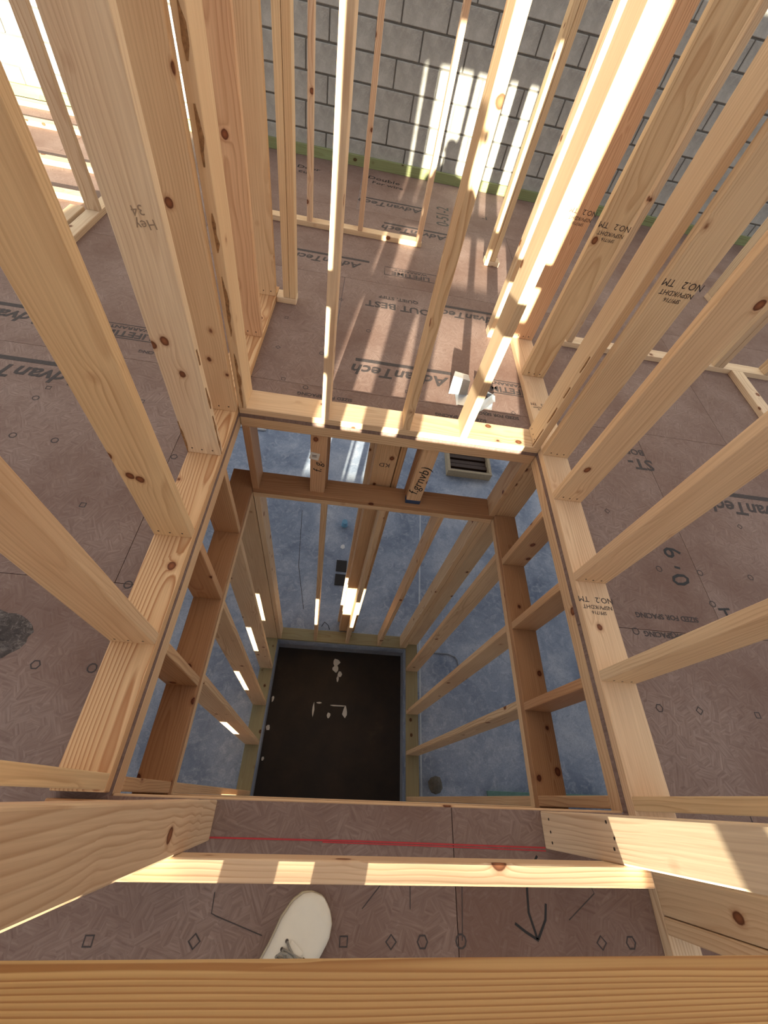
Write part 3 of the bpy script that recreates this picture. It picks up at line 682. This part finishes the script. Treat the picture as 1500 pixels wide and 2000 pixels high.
def wall_with_holes(e, x0, x1, z0, z1, y0, y1, holes):
    xs = sorted({x0, x1, *[h[0] for h in holes], *[h[1] for h in holes]}); zs = sorted({z0, z1, *[h[2] for h in holes], *[h[3] for h in holes]})
    bm = bmesh.new()
    for xa, xb in zip(xs, xs[1:]):
        for za, zb in zip(zs, zs[1:]):
            cx, cz = (xa + xb) / 2, (za + zb) / 2
            if any(h[0] < cx < h[1] and h[2] < cz < h[3] for h in holes): continue
            box_bm(bm, (xa, y0, za), (xb, y1, zb))
    return link('block_work', bm_mesh('block_work', bm), e, (0, 0, 0), None, BOUNCE_WHITE)
wall_with_holes(bn, -9, 11, ZS, 3.32, -3.8, -3.61, [(-0.12, 1.05, 0.83, 2.63), (-4.1, -2.2, 0.3, 2.63), (-0.9, 0.45, -2.1, -1.35)])
wd = empty('window_1', (0.465, -3.7, 0.83), label='window opening behind the doorway with one cross bar', cat='window', kind='structure')
box_obj('cross_bar', wd, (-0.13, -3.74, 1.185), (1.06, -3.66, 1.27), TANW); box_obj('window_sill', wd, (-0.13, -3.81, 0.80), (1.06, -3.6, 0.832), TANW)

# ------------------------------------------------------------------ loose things on the upper floor
bk = thing('joist_hanger', 'bent galvanized joist hanger lying behind the sunlit far plate', 'bracket', (1.22, 0.36, 0))
def sheet(name, quads, parent, th=0.002):
    bm = bmesh.new()
    for q in quads:
        f = bm.faces.new([bm.verts.new(v) for v in q])
    bmesh.ops.remove_doubles(bm, verts=bm.verts, dist=1e-5)
    bmesh.ops.recalc_face_normals(bm, faces=bm.faces)
    r = bmesh.ops.solidify(bm, geom=bm.faces[:], thickness=th)
    return link(name, bm_mesh(name, bm), parent, (0, 0, 0), None, GALV)
sheet('seat', [[(1.13, 0.30, 0.003), (1.34, 0.30, 0.003), (1.36, 0.40, 0.003), (1.13, 0.40, 0.003)]], bk)
sheet('side_flange', [[(1.09, 0.385, 0.003), (1.20, 0.395, 0.003), (1.20, 0.43, 0.075), (1.10, 0.44, 0.085)], [(1.10, 0.44, 0.085), (1.20, 0.43, 0.075), (1.19, 0.47, 0.085), (1.11, 0.48, 0.09)]], bk)
sheet('side_flange', [[(1.24, 0.24, 0.003), (1.36, 0.37, 0.003), (1.345, 0.385, 0.05), (1.225, 0.26, 0.045)]], bk)
sheet('side_flange', [[(1.37, 0.37, 0.003), (1.25, 0.46, 0.003), (1.245, 0.44, 0.05), (1.35, 0.365, 0.05)]], bk)
rnd = random.Random(11); bm = bmesh.new(); n = 28
c = bm.verts.new((0, 0, 0.006)); rings = []
for rr, zz in ((0.5, 0.009), (0.8, 0.006), (1.0, 0.0)):
    rings.append([bm.verts.new((math.cos(6.283 * i / n) * 0.13 * rr * (1 + 0.25 * noise.noise((math.cos(6.283 * i / n) * 2, math.sin(6.283 * i / n) * 2, 3.1))), math.sin(6.283 * i / n) * 0.085 * rr * (1 + 0.25 * noise.noise((math.cos(6.283 * i / n) * 2, math.sin(6.283 * i / n) * 2, 7.7))), zz * rnd.uniform(.4, 1.3))) for i in range(n)])
for i in range(n):
    j = (i + 1) % n; bm.faces.new((c, rings[0][i], rings[0][j]))
    for a, b in zip(rings, rings[1:]): bm.faces.new((a[i], b[i], b[j], a[j]))
tag(link('mud_patch', bm_mesh('mud_patch', bm), None, (-0.53, -1.145, 0.0002), None, MUD), 'crusty dark grey mud patch dried on the subfloor left of the shaft', 'mud')

# ------------------------------------------------------------------ the person at the rail
def skin_body(name, verts, edges, root, mat, levels=2):
    me = bpy.data.meshes.new(name); me.from_pydata([v[0] for v in verts], edges, []); me.update()
    o = bpy.data.objects.new(name, me); COL.objects.link(o)
    m = o.modifiers.new('skin', 'SKIN'); m.use_smooth_shade = True
    sk = me.skin_vertices[0].data
    for i, v in enumerate(verts):
        r = v[1]; sk[i].radius = r if isinstance(r, tuple) else (r, r); sk[i].use_root = (i == root)
    s = o.modifiers.new('sub', 'SUBSURF'); s.levels = levels; s.render_levels = levels
    dg = bpy.context.evaluated_depsgraph_get(); dg.update()
    ev = o.evaluated_get(dg); m2 = bpy.data.meshes.new_from_object(ev)
    bpy.data.objects.remove(o); bpy.data.meshes.remove(me)
    m2.materials.clear(); m2.materials.append(mat)
    for p in m2.polygons: p.use_smooth = True
    return m2
PX, PY = 0.50, -2.10
V = [((PX, PY, 0.95), (0.15, 0.11)), ((PX, PY + .02, 1.10), (0.135, 0.10)), ((PX, PY + .05, 1.30), (0.16, 0.11)), ((PX, PY + .08, 1.43), (0.13, 0.085)), ((PX, PY + .11, 1.52), 0.055), ((PX, PY + .15, 1.60), (0.07, 0.08)), ((PX, PY + .16, 1.68), (0.078, 0.092)), ((PX, PY + .15, 1.74), (0.06, 0.07)),
     ((PX + .09, PY + .01, 0.86), 0.085), ((PX + .085, PY + .07, 0.50), 0.06), ((PX + .02, PY + .10, 0.09), 0.042),
     ((PX - .09, PY - .01, 0.86), 0.085), ((PX - .11, PY + .02, 0.50), 0.06), ((PX - .135, PY - .06, 0.09), 0.042),
     ((PX + .18, PY + .09, 1.42), 0.055), ((PX + .22, PY + .16, 1.22), 0.045), ((PX + .13, PY + .38, 1.36), 0.034),
     ((PX - .18, PY + .09, 1.42), 0.055), ((PX - .20, PY + .16, 1.22), 0.045), ((PX - .04, PY + .38, 1.36), 0.034)]
E_ = [(0, 1), (1, 2), (2, 3), (3, 4), (4, 5), (5, 6), (6, 7), (0, 8), (8, 9), (9, 10), (0, 11), (11, 12), (12, 13), (3, 14), (14, 15), (15, 16), (3, 17), (17, 18), (18, 19)]
# palm and five fingers on each hand
def hand(wi, wx, wy, wz, s):
    b = len(V); V.append(((wx - .005 * s, wy + .055, wz + .03), (0.024, 0.034))); E_.append((wi, b))
    for k, (dx, l) in enumerate(((-.026, .060), (-.009, .070), (.009, .066), (.026, .052))):
        i0 = len(V)
        V.append(((wx + dx - .005 * s, wy + .085, wz + .045), 0.0095)); V.append(((wx + dx - .02 * s, wy + .085 + l * .45, wz + .062), 0.0085)); V.append(((wx + dx - .035 * s, wy + .075 + l * .6, wz + .085), 0.0075))
        E_.extend([(b, i0), (i0, i0 + 1), (i0 + 1, i0 + 2)])
    i0 = len(V); V.append(((wx - .035 * s, wy + .045, wz + .05), 0.010)); V.append(((wx - .05 * s, wy + .065, wz + .075), 0.0085)); E_.extend([(b, i0), (i0, i0 + 1)])
hand(16, PX + .13, PY + .38, 1.36, 1); hand(19, PX - .04, PY + .38, 1.36, -1)
bme = skin_body('person', V, E_, 0, SKIN)
# clothes are colour zones of the one body mesh: trousers, jacket, skin
bme.materials.append(DENIM); bme.materials.append(CLOTH); bme.materials.append(HAIR)
for p in bme.polygons:
    c = p.center
    if c.z < 0.98: p.material_index = 1
    elif c.z < 1.49 and c.y < PY + .40: p.material_index = 2
    elif c.z > 1.70 or (c.z > 1.58 and c.y < PY + .11): p.material_index = 3
person = link('person', bme, None, (0, 0, 0))
tag(person, 'person standing behind the guard rail with one white canvas shoe showing', 'person')
for s in (-1, 1):
    bm = bmesh.new(); bmesh.ops.create_uvsphere(bm, u_segments=10, v_segments=6, radius=0.011)
    link('eye', bm_mesh('eye', bm, True), person, (PX + s * .03, PY + .237, 1.655), None, WHITEP)
    bm = bmesh.new(); bmesh.ops.create_uvsphere(bm, u_segments=10, v_segments=6, radius=0.02, matrix=Matrix.Scale(0.5, 4, (1, 0, 0)))
    link('ear', bm_mesh('ear', bm, True), person, (PX + s * .078, PY + .15, 1.645), None, SKIN)
bm = bmesh.new(); bmesh.ops.create_cone(bm, cap_ends=True, segments=8, radius1=0.014, radius2=0.006, depth=0.04)
link('nose', bm_mesh('nose', bm, True), person, (PX, PY + .245, 1.63), Matrix.Rotation(-0.5, 3, 'X'), SKIN)
bm = bmesh.new(); box_bm(bm, (-.022, -.004, -.004), (.022, .004, .004), .002)
link('mouth', bm_mesh('mouth', bm), person, (PX, PY + .228, 1.595), None, CHALK)

def shoe(parent, heel, ang, wide=1.0, Ls=0.285):
    """low canvas shoe; local +Y to the toe"""
    R = Matrix.Rotation(ang, 3, 'Z')
    wpts = [(0.0, .022), (0.03, .033), (0.12, .036), (0.3, .034), (0.5, .040), (0.68, .049), (0.82, .048), (0.92, .038), (0.975, .022), (1.0, .004)]
    hpts = [(0.0, .072), (0.2, .078), (0.38, .082), (0.55, .074), (0.70, .058), (0.82, .048), (0.92, .042), (1.0, .026)]
    wpts = [(a, b * wide) for a, b in wpts]
    def ip(t, P):
        for (a, b), (c, d) in zip(P, P[1:]):
            if a <= t <= c: 
                u = (t - a) / (c - a); u = u * u * (3 - 2 * u) if len(P) == len(hpts) else u
                return b + (d - b) * u
        return P[-1][1]
    ns, nr = 26, 12
    def loft(bm, zb, sc, hs):
        rows = []
        for i in range(ns + 1):
            t = 0.5 - 0.5 * math.cos(math.pi * i / ns); w = ip(t, wpts) * sc; h = hs(t); bend = 0.012 * math.sin(math.pi * t) * (t - .3)
            row = []
            for j in range(nr + 1):
                a = math.pi * j / nr; ca, sa = math.cos(a), math.sin(a)
                x = w * math.copysign(abs(ca) ** 0.75, ca); z = zb + (h - zb) * abs(sa) ** 0.7
                row.append(bm.verts.new((x + bend, t * Ls, z)))
            rows.append(row)
        for a, b in zip(rows, rows[1:]):
            for j in range(nr): bm.faces.new((a[j], a[j + 1], b[j + 1], b[j]))
            bm.faces.new((a[nr], a[0], b[0], b[nr]))
        bm.faces.new(rows[0]); bm.faces.new(rows[-1][::-1])
        bmesh.ops.recalc_face_normals(bm, faces=bm.faces)
    bm = bmesh.new(); loft(bm, 0.018, 1.0, lambda t: ip(t, hpts))
    up = link('shoe', bm_mesh('shoe', bm, True), parent, heel, R, SHOE)
    up['label'] = 'white canvas low shoe'
    bm = bmesh.new(); loft(bm, 0.0, 1.06, lambda t: 0.024)
    H = Vector(heel)
    link('sole', bm_mesh('sole', bm, True), up, H, R, SOLE)
    def pt(x, t, dz=0.0):
        w = ip(t, wpts); h = ip(t, hpts); bend = 0.012 * math.sin(math.pi * t) * (t - .3)
        ca = max(-1, min(1, x / w)); ca = math.copysign(abs(ca) ** (1 / .75), ca); sa = math.sqrt(max(0, 1 - ca * ca))
        return Vector((x + bend, t * Ls, 0.018 + (h - 0.018) * sa ** 0.7 + dz))
    bm = bmesh.new()   # tongue
    rows = [[bm.verts.new(pt(x, t, 0.0035)) for x in (-.018, -.009, 0, .009, .018)] for t in (0.66, 0.6, 0.5, 0.42, 0.36)]
    for a, b in zip(rows, rows[1:]):
        for j in range(4): bm.faces.new((a[j], a[j + 1], b[j + 1], b[j]))
    link('tongue', bm_mesh('tongue', bm, True), up, H, R, SHOE)
    for k, t in enumerate((0.63, 0.575, 0.52, 0.465, 0.41)):
        for s in (-1, 1):
            bm = bmesh.new(); tube_bm(bm, [pt(s * .026, t, .004), pt(s * .013, t - .012, .009), pt(0, t - .02, .010), pt(-s * .013, t - .03, .008), pt(-s * .026, t - .05, .004)], 0.0026, 6)
            link('lace', bm_mesh('lace', bm, True), up, H, R, LACE)
            bm = bmesh.new(); bmesh.ops.create_uvsphere(bm, u_segments=8, v_segments=5, radius=0.0042)
            link('eyelet', bm_mesh('eyelet', bm, True), up, H + R @ pt(s * .027, t, .0015), R, EYELET)
    bm = bmesh.new()   # bow loops
    for s in (-1, 1):
        tube_bm(bm, [pt(0, .57, .012), pt(s * .014, .59, .018), pt(s * .026, .565, .016), pt(s * .03, .52, .01), pt(s * .016, .50, .014), pt(0, .53, .012)], 0.0028, 6)
    link('bow', bm_mesh('bow', bm, True), up, H, R, LACE)
    return up
shoe(person, (0.447, -1.986, 0.0), math.radians(-36), 1.28)
shoe(person, (0.375, -2.235, 0.0), math.radians(4))
